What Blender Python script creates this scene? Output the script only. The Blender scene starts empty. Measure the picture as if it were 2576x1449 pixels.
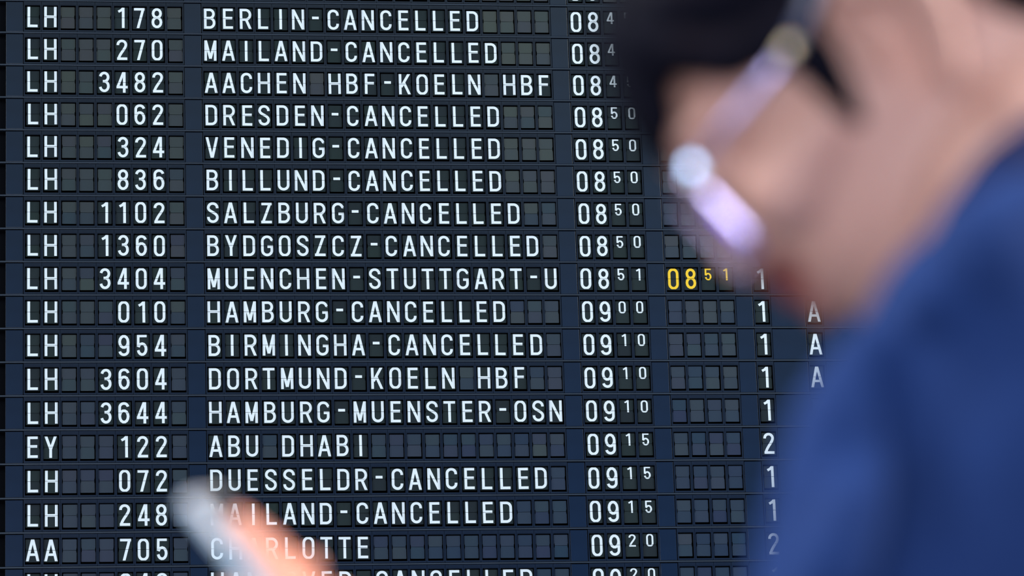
import bpy, bmesh, math, random
from mathutils import Vector, Matrix
random.seed(7)
sc = bpy.context.scene
COL = sc.collection
V = Vector

# ------------------------------------------------------------------ camera
F_PX = 9305.8                                   # focal length in pixels of the 2576 px wide frame
CAM = V((0, 0, 1.10))
CR = V((0.99150522, -0.12571897, -0.0333489))   # camera right
CF = V((0.13006692, 0.95823941, 0.25467593))    # camera forward
CR.normalize(); CF = (CF - CR * CF.dot(CR)).normalized()
CU = CR.cross(CF)                               # camera up
cd = bpy.data.cameras.new('camera'); cam = bpy.data.objects.new('camera', cd); COL.objects.link(cam)
cam.matrix_world = Matrix((
    (CR.x, CU.x, -CF.x, CAM.x), (CR.y, CU.y, -CF.y, CAM.y), (CR.z, CU.z, -CF.z, CAM.z), (0, 0, 0, 1)))
cd.sensor_width = 36.0; cd.sensor_fit = 'HORIZONTAL'
cd.lens = F_PX * 36.0 / 2576.0
cd.clip_start = 0.05; cd.clip_end = 200
cd.dof.use_dof = True
cd.dof.focus_distance = 11.93
cd.dof.aperture_fstop = 6.3
sc.camera = cam
def at(px, py, depth):                          # a pixel of the photograph at a depth along the optical axis -> world point
    return CAM + CF * depth + CR * ((px - 1288) / F_PX * depth) - CU * ((py - 724.5) / F_PX * depth)

# ------------------------------------------------------------------ world, lamps, exposure
sc.view_settings.view_transform = 'Standard'; sc.view_settings.look = 'None'
sc.view_settings.exposure = 0.0; sc.view_settings.gamma = 1.0; sc.view_settings.use_curve_mapping = False
sc.cycles.use_denoising = True
w = bpy.data.worlds.new('hall_light'); sc.world = w; w.use_nodes = True
nt = w.node_tree; nt.nodes.clear()
o_ = nt.nodes.new('ShaderNodeOutputWorld'); bg = nt.nodes.new('ShaderNodeBackground')
tc = nt.nodes.new('ShaderNodeTexCoord'); sx = nt.nodes.new('ShaderNodeSeparateXYZ'); rp = nt.nodes.new('ShaderNodeValToRGB')
nt.links.new(tc.outputs['Generated'], sx.inputs[0]); nt.links.new(sx.outputs['Z'], rp.inputs[0])
nt.links.new(rp.outputs[0], bg.inputs[0]); nt.links.new(bg.outputs[0], o_.inputs[0])
for i, (ps, c) in enumerate([(0.0, (0.05, 0.14, 0.40)), (0.20, (0.03, 0.30, 1.45)), (0.25, (0.12, 0.32, 0.70)), (0.31, (1.35, 1.55, 1.10)), (0.40, (1.15, 1.28, 0.95)), (0.60, (0.36, 0.41, 0.46)), (1.0, (0.28, 0.33, 0.40))]):
    e = rp.color_ramp.elements[i] if i < 2 else rp.color_ramp.elements.new(ps)
    e.position = ps; e.color = (*c, 1)
mr = nt.nodes.new('ShaderNodeMapRange'); mr.inputs[1].default_value = -0.10; mr.inputs[2].default_value = 0.22; mr.inputs[3].default_value = 0.36; mr.inputs[4].default_value = 1.15
nt.links.new(sx.outputs['X'], mr.inputs[0]); nt.links.new(mr.outputs[0], bg.inputs[1])
def area(name, loc, target, size, sy, power, color):
    l = bpy.data.lights.new(name, 'AREA'); l.shape = 'RECTANGLE'; l.size = size; l.size_y = sy
    l.energy = power; l.color = color
    ob = bpy.data.objects.new(name, l); COL.objects.link(ob); ob.location = loc
    ob.rotation_euler = (V(target) - V(loc)).to_track_quat('-Z', 'Y').to_euler()
    return ob
# unseen area lights, all added: two on the board, the others on the man
area('board_fill', (-9.0, 3.5, 9.0), (0.5, 11.4, 4.3), 6, 5, 1150, (0.92, 0.98, 1.0))  # added lamp out of view, lights the board from upper left
area('board_fill', (10.5, 4.0, 9.0), (1.5, 11.4, 4.3), 6, 5, 1150, (0.92, 0.98, 1.0))  # its added counterpart from upper right
area('neck_fill', (4.6, 0.8, 3.2), (3.6, 0.3, 2.85), 2.2, 2.2, 420, (1.0, 0.93, 0.86))  # added lamp, unseen, brightens the neck from the right
area('rear_fill', (-1.07, -3.8, 1.05), (0.3, 1.5, 1.55), 3.0, 2.4, 250, (0.88, 0.90, 1.0))  # added softbox behind the camera, for glints on the frame and light on the man
area('left_fill', (-5.0, 2.6, 4.2), (0.4, 1.4, 1.4), 2.2, 2.2, 80, (0.86, 0.92, 1.0))  # added lamp, unseen, brings out the sleeve folds from the left
area('shoulder_fill', (-2.2, 0.9, 4.7), (0.4, 1.2, 1.4), 1.3, 1.3, 210, (0.95, 0.97, 1.0))  # added lamp, unseen, lights shoulder top and collar band from above
sp = bpy.data.lights.new('thumb_spot', 'SPOT'); sp.energy = 360; sp.color = (1.0, 0.36, 0.10); sp.spot_size = math.radians(7); sp.spot_blend = 0.5; sp.shadow_soft_size = 0.03  # added warm spot, unseen, turns the thumb orange
spo = bpy.data.objects.new('thumb_spot', sp); COL.objects.link(spo)
spo.location = (0.9, 0.2, 3.2)
_t = at(690, 1390, 1.60)
spo.rotation_euler = (_t - spo.location).to_track_quat('-Z', 'Y').to_euler()

# ------------------------------------------------------------------ materials
def pbsdf(name):
    m = bpy.data.materials.new(name); m.use_nodes = True
    return m, m.node_tree, m.node_tree.nodes['Principled BSDF']
def plain(name, col, rough=0.5, metal=0.0, noise=0.0, scale=40.0, spec=0.5, coat=0.0, vary=0.0):
    m, t, b = pbsdf(name)
    b.inputs['Roughness'].default_value = rough; b.inputs['Metallic'].default_value = metal
    b.inputs['Specular IOR Level'].default_value = spec
    b.inputs['Coat Weight'].default_value = coat
    src = None
    if noise:
        n = t.nodes.new('ShaderNodeTexNoise'); n.inputs['Scale'].default_value = scale; n.inputs['Detail'].default_value = 4
        c = t.nodes.new('ShaderNodeTexCoord'); t.links.new(c.outputs['Object'], n.inputs['Vector'])
        r = t.nodes.new('ShaderNodeValToRGB')
        r.color_ramp.elements[0].color = (*[x * (1 - noise) for x in col], 1); r.color_ramp.elements[1].color = (*[x * (1 + noise) for x in col], 1)
        r.color_ramp.elements[0].position = 0.3; r.color_ramp.elements[1].position = 0.7
        t.links.new(n.outputs['Fac'], r.inputs[0]); src = r.outputs[0]
    else:
        b.inputs['Base Color'].default_value = (*col, 1)
    if src: t.links.new(src, b.inputs['Base Color'])
    return m
def flap_mat(name, stops, rough):                # every flap plate has its own tint of worn dark plastic
    m, t, b = pbsdf(name)
    oi = t.nodes.new('ShaderNodeObjectInfo'); r = t.nodes.new('ShaderNodeValToRGB')
    t.links.new(oi.outputs['Random'], r.inputs[0])
    els = r.color_ramp.elements
    els[0].position = 0; els[0].color = (*stops[0], 1); els[1].position = 1; els[1].color = (*stops[-1], 1)
    for i, s in enumerate(stops[1:-1]):
        els.new((i + 1) / (len(stops) - 1)).color = (*s, 1)
    n = t.nodes.new('ShaderNodeTexNoise'); n.inputs['Scale'].default_value = 60
    c = t.nodes.new('ShaderNodeTexCoord'); t.links.new(c.outputs['Object'], n.inputs['Vector'])
    mx = t.nodes.new('ShaderNodeMix'); mx.data_type = 'RGBA'; mx.blend_type = 'MULTIPLY'; mx.inputs[0].default_value = 0.35
    t.links.new(r.outputs[0], mx.inputs[6]); t.links.new(n.outputs['Fac'], mx.inputs[7])
    t.links.new(mx.outputs[2], b.inputs['Base Color'])
    b.inputs['Roughness'].default_value = rough; b.inputs['Specular IOR Level'].default_value = 0.72 if rough < 0.4 else 0.18
    return m
M = {}
M['panel'] = plain('board_plastic', (0.005, 0.010, 0.021), 0.24, noise=0.18, scale=9, spec=0.26)
M['spacer'] = plain('spacer_plastic', (0.004, 0.011, 0.027), 0.21, noise=0.15, scale=7, spec=0.30)
M['rail'] = plain('rail_plastic', (0.013, 0.022, 0.037), 0.36, noise=0.15, scale=8, spec=0.4)
M['void'] = plain('black_interior', (0.002, 0.0025, 0.004), 0.9, spec=0.05)
M['blank'] = flap_mat('blank_flap_plastic', [(0.007, 0.015, 0.023), (0.011, 0.020, 0.023), (0.011, 0.013, 0.027), (0.012, 0.019, 0.028), (0.006, 0.020, 0.025), (0.016, 0.025, 0.022), (0.010, 0.015, 0.025)], 0.25)
M['flap'] = flap_mat('printed_flap_plastic', [(0.008, 0.018, 0.020), (0.011, 0.021, 0.024), (0.007, 0.014, 0.020), (0.010, 0.022, 0.021)], 0.5)
M['white'] = plain('white_print', (0.70, 0.77, 0.81), 0.6, spec=0.2)
M['yellow'] = plain('yellow_print', (0.86, 0.55, 0.02), 0.55, spec=0.3)
M['wall'] = plain('dark_wall_paint', (0.03, 0.035, 0.05), 0.8, noise=0.15, scale=3)
M['floor'] = plain('hall_floor_stone', (0.16, 0.16, 0.17), 0.35, noise=0.2, scale=5)
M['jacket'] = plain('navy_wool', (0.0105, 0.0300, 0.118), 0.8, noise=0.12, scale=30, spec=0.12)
M['collar'] = plain('shaded_navy_collar', (0.005, 0.010, 0.050), 0.85, noise=0.12, scale=30, spec=0.1)  # darker than the jacket: shade on the collar put into its colour
M['trousers'] = plain('navy_trouser_wool', (0.02, 0.03, 0.07), 0.8, noise=0.12, scale=40)
M['shoe'] = plain('black_leather', (0.012, 0.011, 0.011), 0.35)
M['hair'] = plain('black_hair', (0.0035, 0.0035, 0.008), 0.7, noise=0.4, scale=120, spec=0.05)
M['temple'] = plain('violet_grey_metal', (0.40, 0.36, 0.62), 0.33, metal=1.0)
M['rim'] = plain('polished_violet_metal', (0.78, 0.68, 1.0), 0.26, metal=1.0)
M['violet'] = plain('violet_lens_glint', (0.34, 0.16, 1.0), 0.26, metal=1.0)  # violet reflection at the lens rim, put into the metal colour
M['gold'] = plain('pale_gold_metal', (0.85, 0.74, 0.52), 0.42, metal=1.0)
M['hinge'] = plain('polished_steel', (0.50, 0.72, 1.0), 0.10, metal=1.0)
M['tip'] = plain('tortoise_acetate', (0.05, 0.06, 0.12), 0.25)
M['phone'] = plain('white_phone_shell', (0.48, 0.68, 0.84), 0.35, coat=0.2)
M['screen'] = plain('phone_screen_glass', (0.02, 0.022, 0.03), 0.08)
M['camera_glass'] = plain('black_glass', (0.01, 0.01, 0.012), 0.05)
def glass_mat():
    m, t, b = pbsdf('spectacle_glass')
    b.inputs['Base Color'].default_value = (0.97, 0.96, 1.0, 1); b.inputs['Roughness'].default_value = 0.0
    b.inputs['Transmission Weight'].default_value = 1.0; b.inputs['IOR'].default_value = 1.5
    return m
M['glass'] = glass_mat()
def skin_mat(lip_shade, r_in, r_out):  # dark red patch: lips, with the shadow under the nose painted in
    m, t, b = pbsdf('skin')
    c = t.nodes.new('ShaderNodeTexCoord')
    n = t.nodes.new('ShaderNodeTexNoise'); n.inputs['Scale'].default_value = 14; n.inputs['Detail'].default_value = 5
    t.links.new(c.outputs['Object'], n.inputs['Vector'])
    r = t.nodes.new('ShaderNodeValToRGB')
    r.color_ramp.elements[0].position = 0.3; r.color_ramp.elements[0].color = (0.55, 0.298, 0.235, 1)
    r.color_ramp.elements[1].position = 0.7; r.color_ramp.elements[1].color = (0.61, 0.345, 0.275, 1)
    t.links.new(n.outputs['Fac'], r.inputs[0])
    d = t.nodes.new('ShaderNodeVectorMath'); d.operation = 'DISTANCE'; d.inputs[1].default_value = lip_shade
    t.links.new(c.outputs['Object'], d.inputs[0])
    mp = t.nodes.new('ShaderNodeMapRange'); mp.inputs[1].default_value = r_in; mp.inputs[2].default_value = r_out
    mp.inputs[3].default_value = 1.0; mp.inputs[4].default_value = 0.0
    t.links.new(d.outputs['Value'], mp.inputs[0])
    mx = t.nodes.new('ShaderNodeMix'); mx.data_type = 'RGBA'
    t.links.new(mp.outputs[0], mx.inputs[0]); t.links.new(r.outputs[0], mx.inputs[6]); mx.inputs[7].default_value = (0.20, 0.045, 0.038, 1)
    t.links.new(mx.outputs[2], b.inputs['Base Color'])
    b.inputs['Roughness'].default_value = 0.5
    b.inputs['Subsurface Weight'].default_value = 0.15; b.inputs['Subsurface Radius'].default_value = (0.012, 0.005, 0.003); b.inputs['Subsurface Scale'].default_value = 0.6
    return m

# ------------------------------------------------------------------ object helpers
def obj(name, mesh, parent=None, loc=(0, 0, 0), label=None):
    o = bpy.data.objects.new(name, mesh); COL.objects.link(o)
    o.location = loc
    if parent: o.parent = parent
    if label: o['label'] = label
    return o
def tag(o, label, cat, group=None, kind=None):
    o['label'] = label; o['category'] = cat
    if group: o['group'] = group
    if kind: o['kind'] = kind
    return o
def empty(name, loc=(0, 0, 0)):
    o = bpy.data.objects.new(name, None); COL.objects.link(o); o.location = loc; o.empty_display_size = 0.1
    return o
def to_mesh(bm, name, mats, smooth=False):
    me = bpy.data.meshes.new(name)
    bm.to_mesh(me); bm.free()
    for m in mats: me.materials.append(m)
    if smooth:
        for p in me.polygons: p.use_smooth = True
    return me
def box(bm, x0, x1, y0, y1, z0, z1, mi=0, bev=0.0):
    vs = [bm.verts.new((x, y, z)) for x in (x0, x1) for y in (y0, y1) for z in (z0, z1)]
    fs = []
    for q in ((0, 1, 3, 2), (4, 6, 7, 5), (0, 4, 5, 1), (2, 3, 7, 6), (0, 2, 6, 4), (1, 5, 7, 3)):
        f = bm.faces.new([vs[i] for i in q]); f.material_index = mi; fs.append(f)
    if bev:
        es = list({e for f in fs for e in f.edges})
        r = bmesh.ops.bevel(bm, geom=es, offset=bev, segments=2, profile=0.6, affect='EDGES', material=-1)
        for f in r['faces']: f.material_index = mi

# ------------------------------------------------------------------ the setting
S = 0.057                                        # one letter pitch of the board, metres
RP = 1.91135                                     # row pitch in letter pitches
BX, BY, BZ = 0.32358 * S, 199.41 * S, CAM.z + 70.1595 * S
def struct(name, bm, m, lab, cat, smooth=False):
    o = obj(name, to_mesh(bm, name, [m], smooth)); o['kind'] = 'structure'; o['label'] = lab; o['category'] = cat; return o
bm = bmesh.new(); box(bm, -14, 16, -8, 16, -0.2, 0.0); struct('floor', bm, M['floor'], 'grey stone floor of the hall under the person', 'floor')
bm = bmesh.new(); box(bm, -14, 16, BY + 0.42, BY + 0.7, 0.0, 9.0); struct('wall_back', bm, M['wall'], 'dark painted wall behind the flight board', 'wall')

# ------------------------------------------------------------------ lettering of the flaps (strokes, units: letter pitches)
H = 1.206; T = 0.149
def arc(cx, cy, rx, ry, a0, a1, n=14):
    return [(cx + rx * math.cos(math.radians(a0 + (a1 - a0) * i / n)), cy + ry * math.sin(math.radians(a0 + (a1 - a0) * i / n))) for i in range(n + 1)]
def bez(p0, p1, p2, p3, n=14):
    out = []
    for i in range(n + 1):
        t = i / n; u = 1 - t
        out.append(tuple(u**3 * a + 3 * u * u * t * b + 3 * u * t * t * c + t**3 * d for a, b, c, d in zip(p0, p1, p2, p3)))
    return out
def glyph(ch):
    h = T / 2; y0, y1 = h, H - h; L = []         # L: (points, closed, width)
    def st(*p, w=T, c=False): L.append((list(p), c, w))
    def path(p, w=T, c=False): L.append((p, c, w))
    W = {'A': .75, 'B': .65, 'C': .64, 'D': .66, 'E': .56, 'F': .55, 'G': .68, 'H': .70, 'I': T, 'K': .66, 'L': .57, 'M': .69, 'N': .71, 'O': .66, 'R': .66, 'S': .65, 'T': .66, 'U': .67, 'V': .73, 'Y': .68, 'Z': .60,
         '0': .61, '1': .37, '2': .60, '3': .61, '4': .65, '5': .59, '6': .61, '7': .60, '8': .61, '9': .61, '-': .38}[ch]
    r = W / 2 - h; x1 = W - h; m = W / 2
    ex = 0.12
    def diag(a, b, w=T, e0=1, e1=1):              # a stroke run past its ends; the glyph is trimmed to its height below
        d = (V(b) - V(a)).normalized() * ex
        L.append(([tuple(V(a) - d * e0), tuple(V(b) + d * e1)], False, w))
    ym = H * 0.53
    if ch == 'A': diag((0.085, 0), (m - 0.012, H), .15); diag((W - 0.085, 0), (m + 0.012, H), .15); st((0.17, .30 * H), (W - 0.17, .30 * H), w=.14)
    elif ch == 'B':
        st((h, 0), (h, H)); ra = (y1 - ym) / 2; rb = (ym - y0) / 2
        path([(h, y1)] + arc(x1 - .03 - ra * .9, ym + ra, ra * .9, ra, 90, -90) + [(h, ym)]); path([(h, ym)] + arc(x1 - rb * .9, y0 + rb, rb * .9, rb, 90, -90) + [(h, y0)])
    elif ch == 'C': path([(x1, .70 * H)] + arc(m, y1 - r, r, r, 0, 180) + arc(m, y0 + r, r, r, 180, 360) + [(x1, .30 * H)])
    elif ch == 'D': q = .25; path([(h, y0), (h, y1)] + arc(x1 - q, y1 - q, q, q, 90, 0) + arc(x1 - q, y0 + q, q, q, 0, -90), c=True)
    elif ch in 'EF':
        st((h, 0), (h, H)); st((h, y1), (W, y1)); st((h, .53 * H), (W - .03, .53 * H))
        if ch == 'E': st((h, y0), (W, y0))
    elif ch == 'G': path([(x1, .72 * H)] + arc(m, y1 - r, r, r, 0, 180) + arc(m, y0 + r, r, r, 180, 360) + [(x1, .46 * H), (m + .02, .46 * H)])
    elif ch == 'H': st((h, 0), (h, H)); st((x1, 0), (x1, H)); st((h, .51 * H), (x1, .51 * H))
    elif ch == 'I': st((h, 0), (h, H))
    elif ch == 'K': st((h, 0), (h, H)); diag((.13, .36 * H), (W - .09, H), T, 0); diag((.29, .58 * H), (W - .07, 0), T, 0)
    elif ch == 'L': st((h, 0), (h, H)); st((h, y0), (W, y0))
    elif ch == 'M': st((h, 0), (h, H)); st((x1, 0), (x1, H)); st((h, H), (m, .10 * H), w=.15); st((x1, H), (m, .10 * H), w=.15)
    elif ch == 'N': st((h, 0), (h, H)); st((x1, 0), (x1, H)); diag((h, H), (x1, 0), .15)
    elif ch in 'O0': path(arc(m, y1 - r, r, r * 1.1, 0, 180) + arc(m, y0 + r, r, r * 1.1, 180, 360), c=True)
    elif ch == 'R':
        st((h, 0), (h, H)); yr = .46 * H; ra = (y1 - yr) / 2
        path([(h, y1)] + arc(x1 - ra * .9, yr + ra, ra * .9, ra, 90, -90) + [(h, yr)]); diag((m + .02, yr + .02), (x1 + .0, 0), T, 0)
    elif ch == 'S': path(arc(m, y1 - r, r, r, -6, 180) + bez((h, y1 - r), (h, .53 * H), (x1, .51 * H), (x1, y0 + r)) + arc(m, y0 + r, r, r, 0, -186))
    elif ch == 'T': st((0, y1), (W, y1)); st((m, 0), (m, H))
    elif ch == 'U': path([(h, H)] + arc(m, y0 + r, r, r, 180, 360) + [(x1, H)])
    elif ch == 'V': diag((.085, H), (m - .01, 0), .15); diag((W - .085, H), (m + .01, 0), .15)
    elif ch == 'Y': diag((.085, H), (m - .005, .41 * H), .15, 1, 0); diag((W - .085, H), (m + .005, .41 * H), .15, 1, 0); st((m, 0), (m, .44 * H))
    elif ch == 'Z': st((.02, y1), (W, y1)); st((0, y0), (W, y0)); diag((.11, y0), (W - .11, y1), T, 0, 0)
    elif ch == '1': st((W - h, 0), (W - h, H)); path([(.02, .80 * H), (.16, .86 * H), (W - h, H - .03)], w=.14)
    elif ch == '2': path(arc(m, y1 - r, r, r, 186, 0) + bez((x1, y1 - r), (x1, .56 * H), (.16, .32 * H), (.10, .02))); st((.03, y0), (W, y0))
    elif ch == '3':
        ra = (y1 - ym) / 2; rb = (ym - y0) / 2
        path(arc(m, ym + ra, r * .95, ra, 170, -90) + [(m - .08, ym)]); path([(m - .08, ym)] + arc(m, y0 + rb, r, rb, 90, -170))
    elif ch == '4': st((.70 * W, 0), (.70 * W, H)); st((0.02, .27 * H), (W, .27 * H)); diag((.09, .285 * H), (.64 * W, H), .14, 0, 1)
    elif ch == '5': rb = .31; path([(x1 + .04, y1), (h + .015, y1), (h + .005, .43 * H)], w=.14); path(arc(m, y0 + rb, r, rb, 158, -168))
    elif ch in '69':
        rb = .325
        p1 = arc(m, y0 + rb, r, rb, 0, 360); p2 = [(h, y0 + rb)] + arc(m, y1 - r, r, r, 180, 12)
        if ch == '9': p1 = [(W - a, H - b) for a, b in p1]; p2 = [(W - a, H - b) for a, b in p2]
        path(p1[:-1], c=True); path(p2)
    elif ch == '7': st((0, y1), (W, y1)); diag((W * .36, 0), (x1 - .01, y1 + .02), T, 1, 0)
    elif ch == '8':
        ra = (y1 - ym) / 2; rb = (ym - y0) / 2
        path(arc(m, ym + ra, r * .92, ra, 0, 360)[:-1], c=True); path(arc(m, y0 + rb, r, rb, 0, 360)[:-1], c=True)
    elif ch == '-': st((0, .585 * H), (W, .585 * H))
    return W, L
def ribbon(bm, pts, closed, w, lay):
    q = [V(p) for p in pts]
    p = [q[0]]
    for a in q[1:]:
        if (a - p[-1]).length > 1e-5: p.append(a)
    if closed and (p[0] - p[-1]).length < 1e-5: p.pop()
    n = len(p); Ls = []; Rs = []
    for i in range(n):
        a = p[i - 1] if (i or closed) else None; b = p[(i + 1) % n] if (i < n - 1 or closed) else None
        d1 = (p[i] - a).normalized() if a is not None else None; d2 = (b - p[i]).normalized() if b is not None else None
        if d1 is None: d1 = d2
        if d2 is None: d2 = d1
        n1 = V((-d1.y, d1.x)); n2 = V((-d2.y, d2.x)); mm = n1 + n2
        mm = mm / max(mm.dot(n1), 0.5) if mm.length > 1e-6 else n1
        Ls.append(bm.verts.new((p[i].x + mm.x * w / 2, lay, p[i].y + mm.y * w / 2)))
        Rs.append(bm.verts.new((p[i].x - mm.x * w / 2, lay, p[i].y - mm.y * w / 2)))
    for i in range(n if closed else n - 1):
        j = (i + 1) % n
        f = bm.faces.new((Ls[i], Rs[i], Rs[j], Ls[j])); f.material_index = 1
GAP = 0.010; FY = 0.10                             # half gap between the two flaps; depth of the flap face behind the bezel
_flaps = {}
def flap_mesh(ch, half, small, yellow):
    key = (ch, half, small, yellow)
    if key in _flaps: return _flaps[key]
    bm = bmesh.new()
    if ch != ' ':
        W, L = glyph(ch)
        for k, (p, c, wd) in enumerate(L): ribbon(bm, p, c, wd, -0.0025 * k)
        def cut(co, no):
            g = bm.verts[:] + bm.edges[:] + bm.faces[:]
            bmesh.ops.bisect_plane(bm, geom=g, plane_co=co, plane_no=no, clear_outer=True)
        cut((0, 0, 0), (0, 0, -1)); cut((0, 0, H), (0, 0, 1))
        kx, kz, dz = (0.66, 0.575, H - 0.575 * H) if small else (1, 1, 0)
        for v in bm.verts:
            v.co = ((v.co.x - W / 2) * kx, FY - 0.004 + v.co.y, v.co.z * kz + dz - H / 2)
        if half == 'upper': cut((0, 0, GAP), (0, 0, -1))
        else: cut((0, 0, -GAP), (0, 0, 1))
        for f in bm.faces:
            if f.normal.y > 0: f.normal_flip()
            f.material_index = 1
    # the flap plate: a thin slab with hinge notches at the split
    a = 0.385; nt_ = 0.022
    if half == 'upper': out = [(-a + nt_, GAP), (a - nt_, GAP), (a - nt_, .10), (a, .12), (a, .59), (a - .02, .61), (-a + .02, .61), (-a, .59), (-a, .12), (-a + nt_, .10)]
    else: out = [(-a + .02, -.66), (a - .02, -.66), (a, -.64), (a, -.12), (a - nt_, -.10), (a - nt_, -GAP), (-a + nt_, -GAP), (-a + nt_, -.10), (-a, -.12), (-a, -.64)]
    f1 = [bm.verts.new((x, FY, z)) for x, z in out]; f2 = [bm.verts.new((x, FY + 0.02, z)) for x, z in out]
    bm.faces.new(f1); bm.faces.new(f2[::-1])
    for i in range(len(out)):
        j = (i + 1) % len(out); bm.faces.new((f1[j], f1[i], f2[i], f2[j]))
    bm.normal_update()
    me = to_mesh(bm, half + '_flap', [M['blank' if (ch == ' ') else 'flap'], M['yellow' if yellow else 'white']])
    for v in me.vertices: v.co *= S
    _flaps[key] = me
    return me
def cell_mesh():                                   # bezel of one letter module: frame, aperture walls, dark inside, header lip
    bm = bmesh.new()
    ox, zt, zb = 0.492, 0.885, -0.895; ax, at_, ab = 0.43, 0.665, -0.80
    o = [(-ox, zb), (ox, zb), (ox, zt), (-ox, zt)]; i = [(-ax, ab), (ax, ab), (ax, at_), (-ax, at_)]
    def ring(pts, y): return [bm.verts.new((x, y, z)) for x, z in pts]
    A = ring(o, 0.0); B = ring(i, 0.0); Bi = ring([(x * .985, z + (.012 if z < 0 else -.012)) for x, z in i], 0.018); D = ring([(x * .985, z + (.012 if z < 0 else -.012)) for x, z in i], 0.20); E_ = ring(o, 0.20)
    def band(P, Q, mi):
        for k in range(4):
            j = (k + 1) % 4; f = bm.faces.new((P[k], P[j], Q[j], Q[k])); f.material_index = mi
    band(A, B, 0); band(B, Bi, 0); band(Bi, D, 1); band(E_, A, 0)
    f = bm.faces.new(D); f.material_index = 1
    f = bm.faces.new(E_[::-1]); f.material_index = 0
    box(bm, -0.43, 0.43, -0.018, 0.0, 0.70, 0.735, 0)     # lip above the aperture
    box(bm, -0.30, 0.30, -0.010, 0.0, 0.79, 0.86, 0)      # raised name strip
    bmesh.ops.recalc_face_normals(bm, faces=[f for f in bm.faces])
    me = to_mesh(bm, 'flap_cell', [M['panel'], M['void']])
    for v in me.vertices: v.co *= S
    return me
CELL = cell_mesh()
def spacer_mesh(width):
    bm = bmesh.new(); hw = width / 2
    box(bm, -hw + .02, hw - .03, 0.03, 0.20, -0.895, 0.865, 0, 0.012)
    me = to_mesh(bm, 'spacer_panel', [M['spacer']])
    for v in me.vertices: v.co *= S
    return me
SP = {}
def rail_mesh():                                   # the ledge under one row, running the whole width of the board
    bm = bmesh.new()
    box(bm, -3.4, 57.5, -0.045, 0.20, -1.012, -0.925, 0, 0.014)
    me = to_mesh(bm, 'ledge_rail', [M['rail']])
    for v in me.vertices: v.co *= S
    return me
RAIL = rail_mesh()
IDX = list(range(0, 9)) + list(range(10, 30)) + list(range(31, 35)) + list(range(36, 40)) + [41, 44]
SPACERS = [(-1, 1), (9, 1), (30, 1), (35, 1), (40, 1), (42.5, 2), (46, 3), (50, 5), (55, 5)]
ROWS = [  # airline code, flight number, destination, time, expected, terminal, hall, label
 ('', '', '', '08', '', '', '', 'split-flap row cut off by the top edge, above the BERLIN-CANCELLED row'),
 ('LH', '178', 'BERLIN-CANCELLED', '0845', '', '', '', 'split-flap row in white letters reading 178 BERLIN-CANCELLED'),
 ('LH', '270', 'MAILAND-CANCELLED', '0845', '', '', '', 'split-flap row in white letters reading 270 MAILAND-CANCELLED'),
 ('LH', '3482', 'AACHEN HBF-KOELN HBF', '0845', '', '', '', 'split-flap row in white letters reading 3482 AACHEN HBF-KOELN HBF'),
 ('LH', '062', 'DRESDEN-CANCELLED', '0850', '', '', '', 'split-flap row in white letters reading 062 DRESDEN-CANCELLED'),
 ('LH', '324', 'VENEDIG-CANCELLED', '0850', '', '', '', 'split-flap row in white letters reading 324 VENEDIG-CANCELLED'),
 ('LH', '836', 'BILLUND-CANCELLED', '0850', '', '', '', 'split-flap row in white letters reading 836 BILLUND-CANCELLED'),
 ('LH', '1102', 'SALZBURG-CANCELLED', '0850', '', '', '', 'split-flap row in white letters reading 1102 SALZBURG-CANCELLED'),
 ('LH', '1360', 'BYDGOSZCZ-CANCELLED', '0850', '', '', '', 'split-flap row in white letters reading 1360 BYDGOSZCZ-CANCELLED'),
 ('LH', '3404', 'MUENCHEN-STUTTGART-U', '0851', '0851', '1', 'A', 'split-flap row reading 3404 MUENCHEN-STUTTGART-U with a yellow time 0851'),
 ('LH', '010', 'HAMBURG-CANCELLED', '0900', '', '1', 'A', 'split-flap row in white letters reading 010 HAMBURG-CANCELLED'),
 ('LH', '954', 'BIRMINGHA-CANCELLED', '0910', '', '1', 'A', 'split-flap row in white letters reading 954 BIRMINGHA-CANCELLED'),
 ('LH', '3604', 'DORTMUND-KOELN HBF', '0910', '', '1', 'A', 'split-flap row in white letters reading 3604 DORTMUND-KOELN HBF'),
 ('LH', '3644', 'HAMBURG-MUENSTER-OSN', '0910', '', '1', '', 'split-flap row in white letters reading 3644 HAMBURG-MUENSTER-OSN'),
 ('EY', '122', 'ABU DHABI', '0915', '', '2', '', 'split-flap row in white letters reading 122 ABU DHABI'),
 ('LH', '072', 'DUESSELDR-CANCELLED', '0915', '', '1', '', 'split-flap row in white letters reading 072 DUESSELDR-CANCELLED'),
 ('LH', '248', 'MAILAND-CANCELLED', '0915', '', '1', '', 'split-flap row reading 248 MAILAND-CANCELLED, partly behind the phone'),
 ('AA', '705', 'CHARLOTTE', '0920', '', '2', '', 'split-flap row reading 705 CHARLOTTE, partly behind the phone and thumb'),
 ('LH', '042', 'HANNOVER-CANCELLED', '0920', '', '1', '', 'split-flap row HANNOVER-CANCELLED cut off by the bottom edge of the picture'),
]
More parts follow.
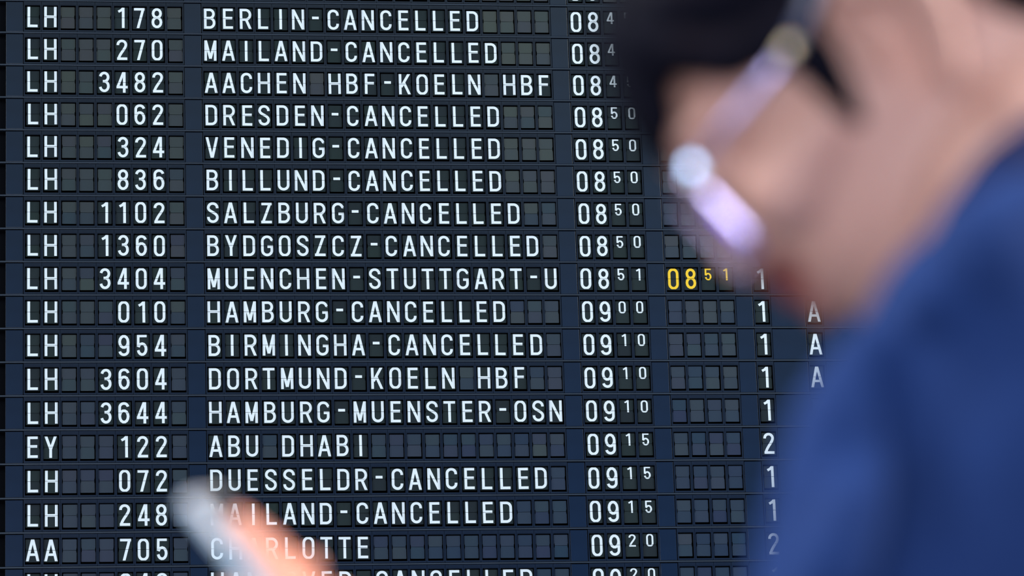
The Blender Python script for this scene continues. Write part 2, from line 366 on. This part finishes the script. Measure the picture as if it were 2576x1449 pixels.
for r, (air, num, dest, tm, ex_, term, hall, lab) in enumerate(ROWS):
    row = empty('flight_row', (BX, BY, BZ - r * RP * S + 0.603 * S))
    tag(row, lab, 'flight row', 'flight rows of the split-flap board')
    obj('ledge_rail', RAIL, row)
    for c, wd in SPACERS:
        if wd not in SP: SP[wd] = spacer_mesh(wd)
        obj('spacer_panel', SP[wd], row, (c * S, 0, 0))
    txt = {}
    for k, c in enumerate(air): txt[k] = (c, False, False)
    for k, c in enumerate(num): txt[8 - len(num) + k] = (c, False, False)
    for k, c in enumerate(dest): txt[10 + k] = (c, False, False)
    for k, c in enumerate(tm): txt[31 + k] = (c, k > 1, False)
    for k, c in enumerate(ex_): txt[36 + k] = (c, k > 1, True)
    if term: txt[41] = (term, False, False)
    if hall: txt[44] = (hall, False, False)
    for k in IDX:
        c, small, yel = txt.get(k, (' ', False, False))
        cell = obj('flap_cell', CELL, row, (k * S, 0, 0))
        if c != ' ': cell['label'] = 'flap cell showing %s%s %s' % ('small ' if small else '', 'yellow' if yel else 'white', 'dash' if c == '-' else c)
        jx = random.gauss(0, 0.012) * S; jz = random.gauss(0, 0.006) * S
        for half in ('upper', 'lower'):
            f = obj(half + '_flap', flap_mesh(c, half, small, yel), cell, (jx, 0, jz))
            f.rotation_euler = (math.radians(random.gauss(0, 0.55)), math.radians(random.gauss(0, 0.25)), 0)
hous = empty('board_housing', (BX + 27 * S, BY, BZ - 18 * RP * S))
tag(hous, 'dark housing of the flight board behind the split-flap rows', 'housing')
def hpart(name, x0, x1, y0, y1, z0, z1, m):
    bm = bmesh.new(); ox = 27; oz = -18 * RP
    box(bm, (x0 - ox) * S, (x1 - ox) * S, y0 * S, y1 * S, (z0 - oz) * S, (z1 - oz) * S, 0, 0.002)
    return obj(name, to_mesh(bm, name, [m]), hous)
zT, zB = 1.62, -18 * RP - 0.42
hpart('back_panel', -3.6, 57.7, 0.32, 0.6, zB, zT, M['void'])
hpart('side_panel', -4.4, -3.5, -0.4, 7.2, zB, zT, M['panel']); hpart('side_panel', 57.6, 58.5, -0.4, 7.2, zB, zT, M['panel'])
hpart('top_panel', -4.4, 58.5, -0.4, 7.2, zT, zT + 0.8, M['panel']); hpart('bottom_panel', -4.4, 58.5, -0.4, 7.2, zB - 0.8, zB, M['panel'])

# ------------------------------------------------------------------ the man
def ball(bm, c, r, sub=3, sc_=(1, 1, 1), rot=None):
    g = bmesh.ops.create_icosphere(bm, subdivisions=sub, radius=1.0)
    for v in g['verts']:
        p = V((v.co.x * r * sc_[0], v.co.y * r * sc_[1], v.co.z * r * sc_[2]))
        if rot is not None: p = rot @ p
        v.co = p + V(c)
def chain(bm, pts, rad, n=20, sub=3):              # a tapering limb: cones between joints, balls on the joints
    pts = [V(p) for p in pts]
    for p, r in zip(pts, rad): ball(bm, p, r, sub)
    for a, b, ra, rb in zip(pts, pts[1:], rad, rad[1:]):
        d = (b - a)
        if d.length < 1e-6: continue
        q = d.to_track_quat('Z', 'Y'); A = []; B = []
        for k in range(n):
            t = 2 * math.pi * k / n; u = q @ V((math.cos(t), math.sin(t), 0))
            A.append(bm.verts.new(a + u * ra)); B.append(bm.verts.new(b + u * rb))
        for k in range(n):
            j = (k + 1) % n; bm.faces.new((A[k], A[j], B[j], B[k]))
        bm.faces.new(A[::-1]); bm.faces.new(B)
def loft(bm, levels, tf, n=48, per=5, fexp=1.0):     # closed body through horizontal outlines (z, front, back, half width)
    L = []
    for i in range(len(levels) - 1):
        a, b = levels[i], levels[i + 1]
        p = levels[max(i - 1, 0)]; q = levels[min(i + 2, len(levels) - 1)]
        for k in range(per):
            t = k / per
            L.append([0.5 * (2 * b0 + (c0 - a0) * t + (2 * a0 - 5 * b0 + 4 * c0 - d0) * t * t + (3 * b0 - a0 - 3 * c0 + d0) * t**3) for a0, b0, c0, d0 in zip(p, a, b, q)])
    L.append(list(levels[-1])); rings = []
    for z, xf, xb, wd in L:
        ring = []; cx = xb + (xf - xb) * 0.46
        for k in range(n):
            t = 2 * math.pi * k / n; c, s_ = math.cos(t), math.sin(t)
            x = cx + ((xf - cx) if c > 0 else (cx - xb)) * (abs(c) ** 0.9) * (1 if c > 0 else -1)
            y = wd * (abs(s_) ** 0.92) * (1 if s_ > 0 else -1)
            ring.append(bm.verts.new(tf(V((x, y, z)))))
        rings.append(ring)
    for A, B in zip(rings, rings[1:]):
        for k in range(n):
            j = (k + 1) % n; bm.faces.new((A[k], A[j], B[j], B[k]))
    bm.faces.new(rings[0][::-1]); bm.faces.new(rings[-1])
HR = Matrix(((-0.6098, -0.2082, -0.7648), (0.2809, -0.9590, 0.0371), (-0.7411, -0.1922, 0.6432)))   # head axes: forward, left, up
HC = V((0.36927, 1.52610, CAM.z + 0.50853))        # between the ears
def hd(p): return HC + HR @ (V(p) * 0.001)          # millimetres in the head -> world
# skeleton
NECK = at(2730, 500, 1.60)
SHL = at(2500, 1060, 1.43); ELL = at(1760, 2960, 1.44)
_lat = SHL - NECK; SHR = V((NECK.x - _lat.x, NECK.y - _lat.y, SHL.z))
FWD = V((-_lat.y, _lat.x, 0)).normalized(); FWD = -FWD if FWD.x > 0 else FWD; LEFT = V((0, 0, 1)).cross(FWD)
CHEST = (SHL + SHR) / 2 - V((0, 0, 0.16)) + FWD * 0.03
PELV = V((CHEST.x - 0.03 * FWD.x, CHEST.y - 0.03 * FWD.y, 0.95))
HIPL, HIPR = PELV + LEFT * 0.09, PELV - LEFT * 0.09
def gz(p, z): return V((p.x, p.y, z))
KNL, KNR = gz(HIPL + LEFT * .02 + FWD * .02, 0.50), gz(HIPR - LEFT * .02 + FWD * .02, 0.50)
ANL, ANR = gz(KNL + LEFT * .01 - FWD * .03, 0.09), gz(KNR - LEFT * .01 - FWD * .03, 0.09)
ELR = SHR - LEFT * 0.05 - V((0, 0, 0.29)) + FWD * 0.02; WRR = ELR + FWD * 0.12 + LEFT * 0.03 - V((0, 0, 0.22))
BASE = gz(PELV, 0.0)
# the phone and the hand share one frame: u along the phone, v towards its left edge, n out of the screen
PU = (CR * -0.65 + CU * 0.76 + CF * 0.10).normalized()
PN = (CR * 0.76 + CU * 0.65 - CF * 0.06); PN = (PN - PU * PN.dot(PU)).normalized()
PV = PU.cross(PN); PV = -PV if PV.dot(CF) > 0 else PV
PO = at(468, 1252, 1.60) - PV * 0.035
def ph(u, v, n): return PO + PU * (u * .001) + PV * (v * .001) + PN * (n * .001)

WRL = ph(-168, 28, -42)
bm = bmesh.new()
HEAD = [(-103, 66, 44, 8), (-98, 84, 30, 24), (-88, 93, 8, 38), (-75, 93, -18, 47), (-60, 92, -38, 54), (-45, 95, -55, 59), (-30, 93, -70, 63), (-15, 90, -80, 67), (0, 88, -88, 69), (15, 87, -94, 70), (28, 90, -97, 71), (42, 86, -99, 73), (62, 74, -99, 73), (82, 58, -97, 69), (100, 36, -90, 60), (114, 12, -76, 46), (122, -12, -54, 26), (124, -25, -40, 10)]
loft(bm, HEAD, hd)
def hchain(pts, rad): chain(bm, [hd(p) for p in pts], [r * .001 for r in rad])
hchain([(92, 0, 26), (98, 0, 8), (103, 0, -8), (102, 0, -15)], [7, 7, 8.5, 8])          # nose
for s in (1, -1):
    hchain([(95, 10 * s, -16), (90, 15 * s, -15)], [7, 6])                                 # nostril wings
    hchain([(84, 8 * s, 40), (80, 34 * s, 42), (70, 55 * s, 36)], [8, 8, 7])                # brow ridge
    hchain([(79, 32 * s, 22)], [14]); hchain([(68, 45 * s, -6), (40, 58 * s, -4)], [20, 14])  # closed lid, cheekbone
    # ear: rim, inner fold, plate, tragus, lobe
    ear = lambda pts, rad: hchain([(x - 7, y * s, z - 4) for x, y, z in pts], rad)
    ear([(7, 71, 6), (5, 79, 24), (-8, 88, 32), (-22, 94, 25), (-28, 95, 8), (-22, 91, -11), (-12, 84, -24), (-4, 79, -31)], [4.2, 4.5, 4.5, 4.5, 4.5, 4.8, 5.5, 7])
    ear([(-7, 85, 21), (-18, 89, 10), (-16, 87, -8), (-7, 81, -20)], [4.2, 4.2, 4.2, 5])
    ear([(-16, 70, 22), (-24, 74, 4), (-20, 72, -16)], [6, 6, 6]); ear([(9, 72, -2)], [6])
hchain([(98, 0, -17), (95, 0, -30)], [8, 8])
hchain([(90, -20, -43), (101, -8, -37.5), (101.5, 8, -37.5), (90, 20, -43)], [4, 5.5, 5.5, 4])
hchain([(90, -18, -46), (99, -7, -52), (99, 7, -52), (90, 18, -46)], [4, 6.5, 6.5, 4])
hchain([(88, 0, -84)], [15])                                                                # chin
chain(bm, [hd((-30, 0, -20)), hd((-42, 0, -75)), NECK + FWD * 0.02, NECK - V((0, 0, .08))], [.058, .058, .066, .075])
# trunk and limbs
chain(bm, [NECK - V((0, 0, .06)), SHL - (SHL - NECK) * 0.12], [.06, .05]); chain(bm, [NECK - V((0, 0, .06)), SHR - (SHR - NECK) * 0.12], [.06, .05])
for s in (1, -1):
    chain(bm, [NECK - V((0, 0, .12)) + LEFT * .05 * s, CHEST + LEFT * .07 * s, CHEST - V((0, 0, .2)) + LEFT * .06 * s, PELV + LEFT * .07 * s], [.085, .115, .095, .10])
chain(bm, [SHL, ELL, WRL], [.052, .040, .027]); chain(bm, [SHR, ELR, WRR], [.052, .040, .027])
for a, b, c in ((HIPL, KNL, ANL), (HIPR, KNR, ANR)): chain(bm, [a, b, c], [.085, .055, .036]); chain(bm, [c, c + FWD * .13 - V((0, 0, .045))], [.036, .022])
# left hand around the phone
def hand_chain(pts, rad): chain(bm, [ph(*p) for p in pts], [r * .001 for r in rad], 16, 3)
chain(bm, [WRL, ph(-150, 26, -34), ph(-132, 24, -26)], [.026, .025, .022])
for u in (-126, -104, -84, -62):                                                             # palm
    hand_chain([(u, 30, -19), (u, 6, -22)], [13, 12])
hand_chain([(-134, 20, -22), (-72, 26, -20)], [18, 14])
for u, k in ((-50, 1.0), (-69, 1.06), (-88, 1.0), (-105, .84)):                               # four fingers round the back to the far edge
    hand_chain([(u - 4, 30, -20), (u + 4, 2, -17), (u + 5, -22 * k, -14.5), (u + 2, -43.5, -8), (u - 1, -44.5, 5 * k), (u - 2, -40, 10 * k)], [9.8, 8.8, 8.4, 7.4, 6.8, 6.4])
hand_chain([(-122, 30, -20), (-98, 46, 4), (-66, 43, 12), (-44, 37, 12), (-24, 32, 10)], [16, 12.5, 10.2, 8.4, 6.2])   # thumb over the near edge
# right hand, relaxed at the side
rd = (WRR - ELR).normalized(); rs = LEFT; rn = rd.cross(rs)
chain(bm, [WRR, WRR + rd * .05], [.026, .027])
for k in range(4):
    q = FWD * (0.027 - .018 * k); b0 = WRR + rd * .085 + q
    chain(bm, [WRR + rd * .03 + q * .6, b0, b0 + rd * (.038 + .003 * (1 - abs(k - 1))) + LEFT * .008, b0 + rd * .058 + LEFT * .022, b0 + rd * .070 + LEFT * .034], [.013, .010, .0088, .0078, .0068], 14, 2)
chain(bm, [WRR + rd * .02 + FWD * .02, WRR + rd * .05 + FWD * .048 + LEFT * .01, WRR + rd * .085 + FWD * .055 + LEFT * .022], [.014, .011, .008], 14, 2)
def finish(bm, name, mats, base, vox, smooth_it, parent=None, strength=0.5):
    for v in bm.verts: v.co -= base
    bmesh.ops.recalc_face_normals(bm, faces=bm.faces[:])
    me = to_mesh(bm, name, mats, True)
    o = obj(name, me, parent, base if parent is None else (0, 0, 0))
    md = o.modifiers.new('remesh', 'REMESH'); md.mode = 'VOXEL'; md.voxel_size = vox; md.use_smooth_shade = True
    if smooth_it:
        md = o.modifiers.new('smooth', 'SMOOTH'); md.factor = strength; md.iterations = smooth_it
    return o
LIP_SHADE = hd((101, 4, -36)) - BASE  # centre of the painted lip and nose shadow patch
person = finish(bm, 'person', [skin_mat(LIP_SHADE, .012, .028)], BASE, 0.0032, 4)
tag(person, 'person with black hair in a navy jacket, head bowed over a white phone', 'person')
# hair
bm = bmesh.new()
HAIR = [(-60, -44, -74, 52), (-38, -37, -86, 68), (-12, -36, -95, 75), (10, -33, -100, 77), (25, 18, -104, 79), (38, 44, -107, 81), (50, 58, -109, 82), (62, 71, -110, 82), (78, 73, -110, 80), (96, 61, -106, 73), (114, 38, -94, 59), (128, 10, -76, 42), (136, -20, -50, 20)]
loft(bm, HAIR, hd)
for s in (1, -1):
    chain(bm, [hd((18, 72 * s, 32)), hd((19, 71 * s, 14)), hd((24, 69 * s, -2)), hd((28, 67 * s, -15))], [.014, .011, .008, .005])
    chain(bm, [hd((52, 55 * s, 78)), hd((50, 64 * s, 63)), hd((40, 69 * s, 44)), hd((18, 71 * s, 34)), hd((-4, 74 * s, 38)), hd((-30, 76 * s, 40))], [.014, .013, .012, .013, .012, .014])
    chain(bm, [hd((42, 48 * s, 88)), hd((34, 64 * s, 76)), hd((12, 72 * s, 58)), hd((-20, 75 * s, 55))], [.015, .015, .015, .015])
for i in range(15):                                 # fringe locks over the brow
    y = -48 + i * 6.2; q = random.uniform(-3, 3); dn = 44 + random.uniform(-7, 6) + max(0, y - 10) * 0.35
    chain(bm, [hd((57, y * .8, 93)), hd((75, y * .9 + q, 74)), hd((86 - abs(y) * .10, y + q, 57)), hd((90 - abs(y) * .12, y + 2 * q, dn))], [.010, .008, .006, .003], 12, 2)
for q in (((60, 48, 80), (74, 45, 62), (84, 38, 48), (90, 27, 37)), ((64, 52, 70), (77, 46, 54), (86, 36, 41)), ((56, -48, 80), (72, -46, 62), (82, -38, 48))):   # side of the fringe
    chain(bm, [hd(p) for p in q], [.009, .008, .006, .003][:len(q)], 12, 2)
for i in range(26):                                 # loose locks on crown and side
    t = random.uniform(0, 6.28); z = random.uniform(55, 105); x = -22 + 76 * math.cos(t) * (1 - (z - 40) / 130); y = 74 * math.sin(t) * (1 - (z - 55) / 160)
    chain(bm, [hd((x, y, z)), hd((x * 1.08, y * 1.08, z - 10)), hd((x * 1.10 + random.uniform(-6, 6), y * 1.10, z - 30))], [.014, .011, .005], 12, 2)
finish(bm, 'hair', [M['hair']], BASE, 0.004, 2, person)
# jacket: shoulders, chest, sleeves, standing collar roll, folds
bm = bmesh.new()
g = 0.012
chain(bm, [NECK - V((0, 0, .075)), SHL + V((0, 0, -.004))], [.082, .064]); chain(bm, [NECK - V((0, 0, .075)), SHR], [.082, .064])
for s in (1, -1):
    chain(bm, [NECK - V((0, 0, .14)) + LEFT * .05 * s, CHEST + LEFT * .075 * s, CHEST - V((0, 0, .2)) + LEFT * .07 * s, PELV + LEFT * .08 * s, PELV + LEFT * .09 * s - V((0, 0, .12))], [.10, .135, .12, .125, .13])
chain(bm, [SHL, SHL.lerp(ELL, .35), ELL, ELL.lerp(WRL, .88)], [.066, .066, .058, .043]); chain(bm, [SHR, SHR.lerp(ELR, .35), ELR, ELR.lerp(WRR, .9)], [.066, .066, .058, .043])
chain(bm, [SHL - FWD * .02, SHL.lerp(ELL, .5) - FWD * .015], [.066, .062])
chain(bm, [at(2800, 760, 1.52), at(2640, 770, 1.455), at(2540, 900, 1.42)], [.064, .052, .058])
chain(bm, [at(2760, 680, 1.50), at(2680, 600, 1.43), at(2590, 590, 1.394), at(2470, 645, 1.38), at(2370, 740, 1.378), at(2290, 870, 1.405)], [.010, .022, .025, .023, .016, .008])    # fold under the collar
chain(bm, [at(2200, 900, 1.392), at(2110, 1060, 1.372), at(2055, 1240, 1.366), at(1988, 1480, 1.372)], [.016, .018, .017, .016])    # sleeve folds
chain(bm, [at(2215, 1120, 1.362), at(2160, 1260, 1.350), at(2100, 1400, 1.346), at(2020, 1580, 1.350)], [.006, .013, .016, .016])
finish(bm, 'jacket', [M['jacket']], BASE, 0.004, 10, person)
# collar of the jacket: a folded roll round the neck, down to the lapels
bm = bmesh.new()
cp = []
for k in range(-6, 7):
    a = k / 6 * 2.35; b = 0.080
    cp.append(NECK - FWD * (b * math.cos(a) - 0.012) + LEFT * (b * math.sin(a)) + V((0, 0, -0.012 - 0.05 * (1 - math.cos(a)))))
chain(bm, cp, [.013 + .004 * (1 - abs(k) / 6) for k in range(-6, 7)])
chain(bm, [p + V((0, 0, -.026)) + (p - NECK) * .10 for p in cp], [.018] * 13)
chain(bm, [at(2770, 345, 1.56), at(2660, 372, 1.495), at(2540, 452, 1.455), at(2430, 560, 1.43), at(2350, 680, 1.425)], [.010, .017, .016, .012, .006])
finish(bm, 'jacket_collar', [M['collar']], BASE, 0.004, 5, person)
bm = bmesh.new()
for a, b, c in ((HIPL, KNL, ANL), (HIPR, KNR, ANR)): chain(bm, [a + V((0, 0, .06)), a, b, c + V((0, 0, .02))], [.10, .105, .075, .062])
finish(bm, 'trousers', [M['trousers']], BASE, 0.006, 4, person)
for c in (ANL, ANR):
    bm = bmesh.new()
    chain(bm, [c - V((0, 0, .035)) - FWD * .03, c - V((0, 0, .042)) + FWD * .06, c - V((0, 0, .052)) + FWD * .17], [.045, .043, .034])
    chain(bm, [c, c - V((0, 0, .035))], [.046, .046])
    lowest = min(v.co.z for v in bm.verts)
    for v in bm.verts:
        if v.co.z < 0.004: v.co.z = 0.0
    finish(bm, 'shoe', [M['shoe']], BASE, 0.005, 2, person)

# ------------------------------------------------------------------ glasses
gl = empty('glasses', hd((86, 0, 20)))
tag(gl, 'glasses with slim shiny violet metal frame worn by the person', 'glasses')
def gpart(name, build, m, smooth=True):
    bm = bmesh.new(); build(bm)
    for v in bm.verts: v.co -= gl.location
    bmesh.ops.recalc_face_normals(bm, faces=bm.faces[:])
    return obj(name, to_mesh(bm, name, [m], smooth), gl)
def bar(bm, pts, wu, wv, side):                      # flat bar through head points: wu along 'side', wv across it
    P = [hd(p) for p in pts]; rings = []
    for i, p in enumerate(P):
        d = (P[min(i + 1, len(P) - 1)] - P[max(i - 1, 0)]).normalized()
        a = (HR @ V(side)); a = (a - d * a.dot(d)).normalized(); b = d.cross(a)
        rings.append([bm.verts.new(p + a * (wu / 2000 * c) + b * (wv / 2000 * e)) for c, e in ((1, .5), (.5, 1), (-.5, 1), (-1, .5), (-1, -.5), (-.5, -1), (.5, -1), (1, -.5))])
    for A, B in zip(rings, rings[1:]):
        for k in range(8):
            j = (k + 1) % 8; bm.faces.new((A[k], A[j], B[j], B[k]))
    bm.faces.new(rings[0][::-1]); bm.faces.new(rings[-1])
def rim_pts(s):                                       # outline of one lens: rounded rectangle, bowed round the face
    cs = []; r = 7.0
    for cy, cz, a0 in ((66 - r, 27 - r, 0), (10 + r, 27 - r, 90), (10 + r, -15 + r, 180), (66 - r, -15 + r, 270)):
        for k in range(7):
            t = math.radians(a0 + 15 * k); cs.append((cy + r * math.cos(t), cz + r * math.sin(t)))
    out = []
    for k in range(len(cs)):                              # straight sides get extra points
        p, q = cs[k], cs[(k + 1) % len(cs)]; n = max(1, int(math.hypot(q[0] - p[0], q[1] - p[1]) / 4))
        out += [(p[0] + (q[0] - p[0]) * i / n, p[1] + (q[1] - p[1]) * i / n) for i in range(n)]
    return [(100 - 0.0026 * (y - 5) ** 2 + (27 - z) * 0.14, (y - (27 - z) * 0.04) * s, z) for y, z in out]
for s in (1, -1):
    rp_ = rim_pts(s)
    gpart('rim', lambda bm: bar(bm, rp_ + [rp_[0]], 5.0, 2.2, (1, 0, 0)), M['rim'])
    ep = sorted([(p[0] + 2.8, p[1], p[2]) for p in rp_ if abs(p[1]) > 61 and p[2] < 14], key=lambda p: p[2])
    gpart('violet_glint', lambda bm: bar(bm, ep, 1.8, 1.8, (1, 0, 0)), M['violet'])  # added bar standing in for the violet lens reflection
    def lens_b(bm):
        c1 = [bm.verts.new(hd((p[0] + 1.0, p[1], p[2]))) for p in rp_]; c0 = [bm.verts.new(hd((p[0] - 0.8, p[1], p[2]))) for p in rp_]
        bm.faces.new(c1); bm.faces.new(c0[::-1])
        nn = len(rp_)
        for k in range(nn):
            j = (k + 1) % nn; bm.faces.new((c1[k], c1[j], c0[j], c0[k]))
    gpart('lens', lens_b, M['glass'], False)
    gpart('temple_arm', lambda bm: bar(bm, [(85, 72 * s, 27), (60, 77 * s, 26), (40, 81 * s, 25), (22, 84 * s, 24)], 1.6, 3.6, (0, 1, 0)), M['temple'])
    gpart('temple_tip', lambda bm: bar(bm, [(24, 84 * s, 24), (10, 86 * s, 27), (-4, 87 * s, 31), (-16, 85 * s, 29), (-28, 81 * s, 8), (-32, 78 * s, -10)], 2.6, 5.6, (0, 1, 0)), M['tip'])
    def hinge_b(bm):
        box(bm, -2.8, 2.8, -0.9, 0.9, -2.8, 2.8, 0, .5)
        for v in bm.verts: v.co = hd(V((87, 70.5 * s, 27)) + v.co)
    gpart('hinge', hinge_b, M['hinge'])
    gpart('end_piece', lambda bm: bar(bm, [(91, 66.5 * s, 18), (90, 69 * s, 23), (86, 70.5 * s, 27)], 2.4, 5.0, (0, 1, 0)), M['gold'])
    gpart('temple_sleeve', lambda bm: bar(bm, [(29, 83.2 * s, 24.4), (20, 85 * s, 24.6)], 3.4, 5.0, (0, 1, 0)), M['gold'])
gpart('bridge', lambda bm: bar(bm, [(99, 11, 18), (103, 5, 21), (104, 0, 22), (103, -5, 21), (99, -11, 18)], 2.4, 2.4, (1, 0, 0)), M['rim'])

# ------------------------------------------------------------------ phone
pe = empty('smartphone', ph(-73, 0, 0))
tag(pe, 'white smartphone held up in the hand at the lower left', 'phone')
def pbox(name, u0, u1, v0, v1, n0, n1, m, bev):
    bm = bmesh.new(); box(bm, u0, u1, v0, v1, n0, n1, 0, bev)
    for v in bm.verts: v.co = ph(*v.co) - pe.location
    bmesh.ops.recalc_face_normals(bm, faces=bm.faces[:])
    return obj(name, to_mesh(bm, name, [m], False), pe)
pbox('shell', -146, 0, -35.5, 35.5, -4.2, 3.6, M['phone'], 3.4)
pbox('screen', -142, -4, -32.5, 32.5, 3.5, 4.1, M['screen'], .25)
pbox('side_button', -58, -46, 35.2, 36.1, -1.2, 1.2, M['phone'], .3)
pbox('camera_bump', -30, -8, 8, 30, -5.4, -4.1, M['camera_glass'], .5)
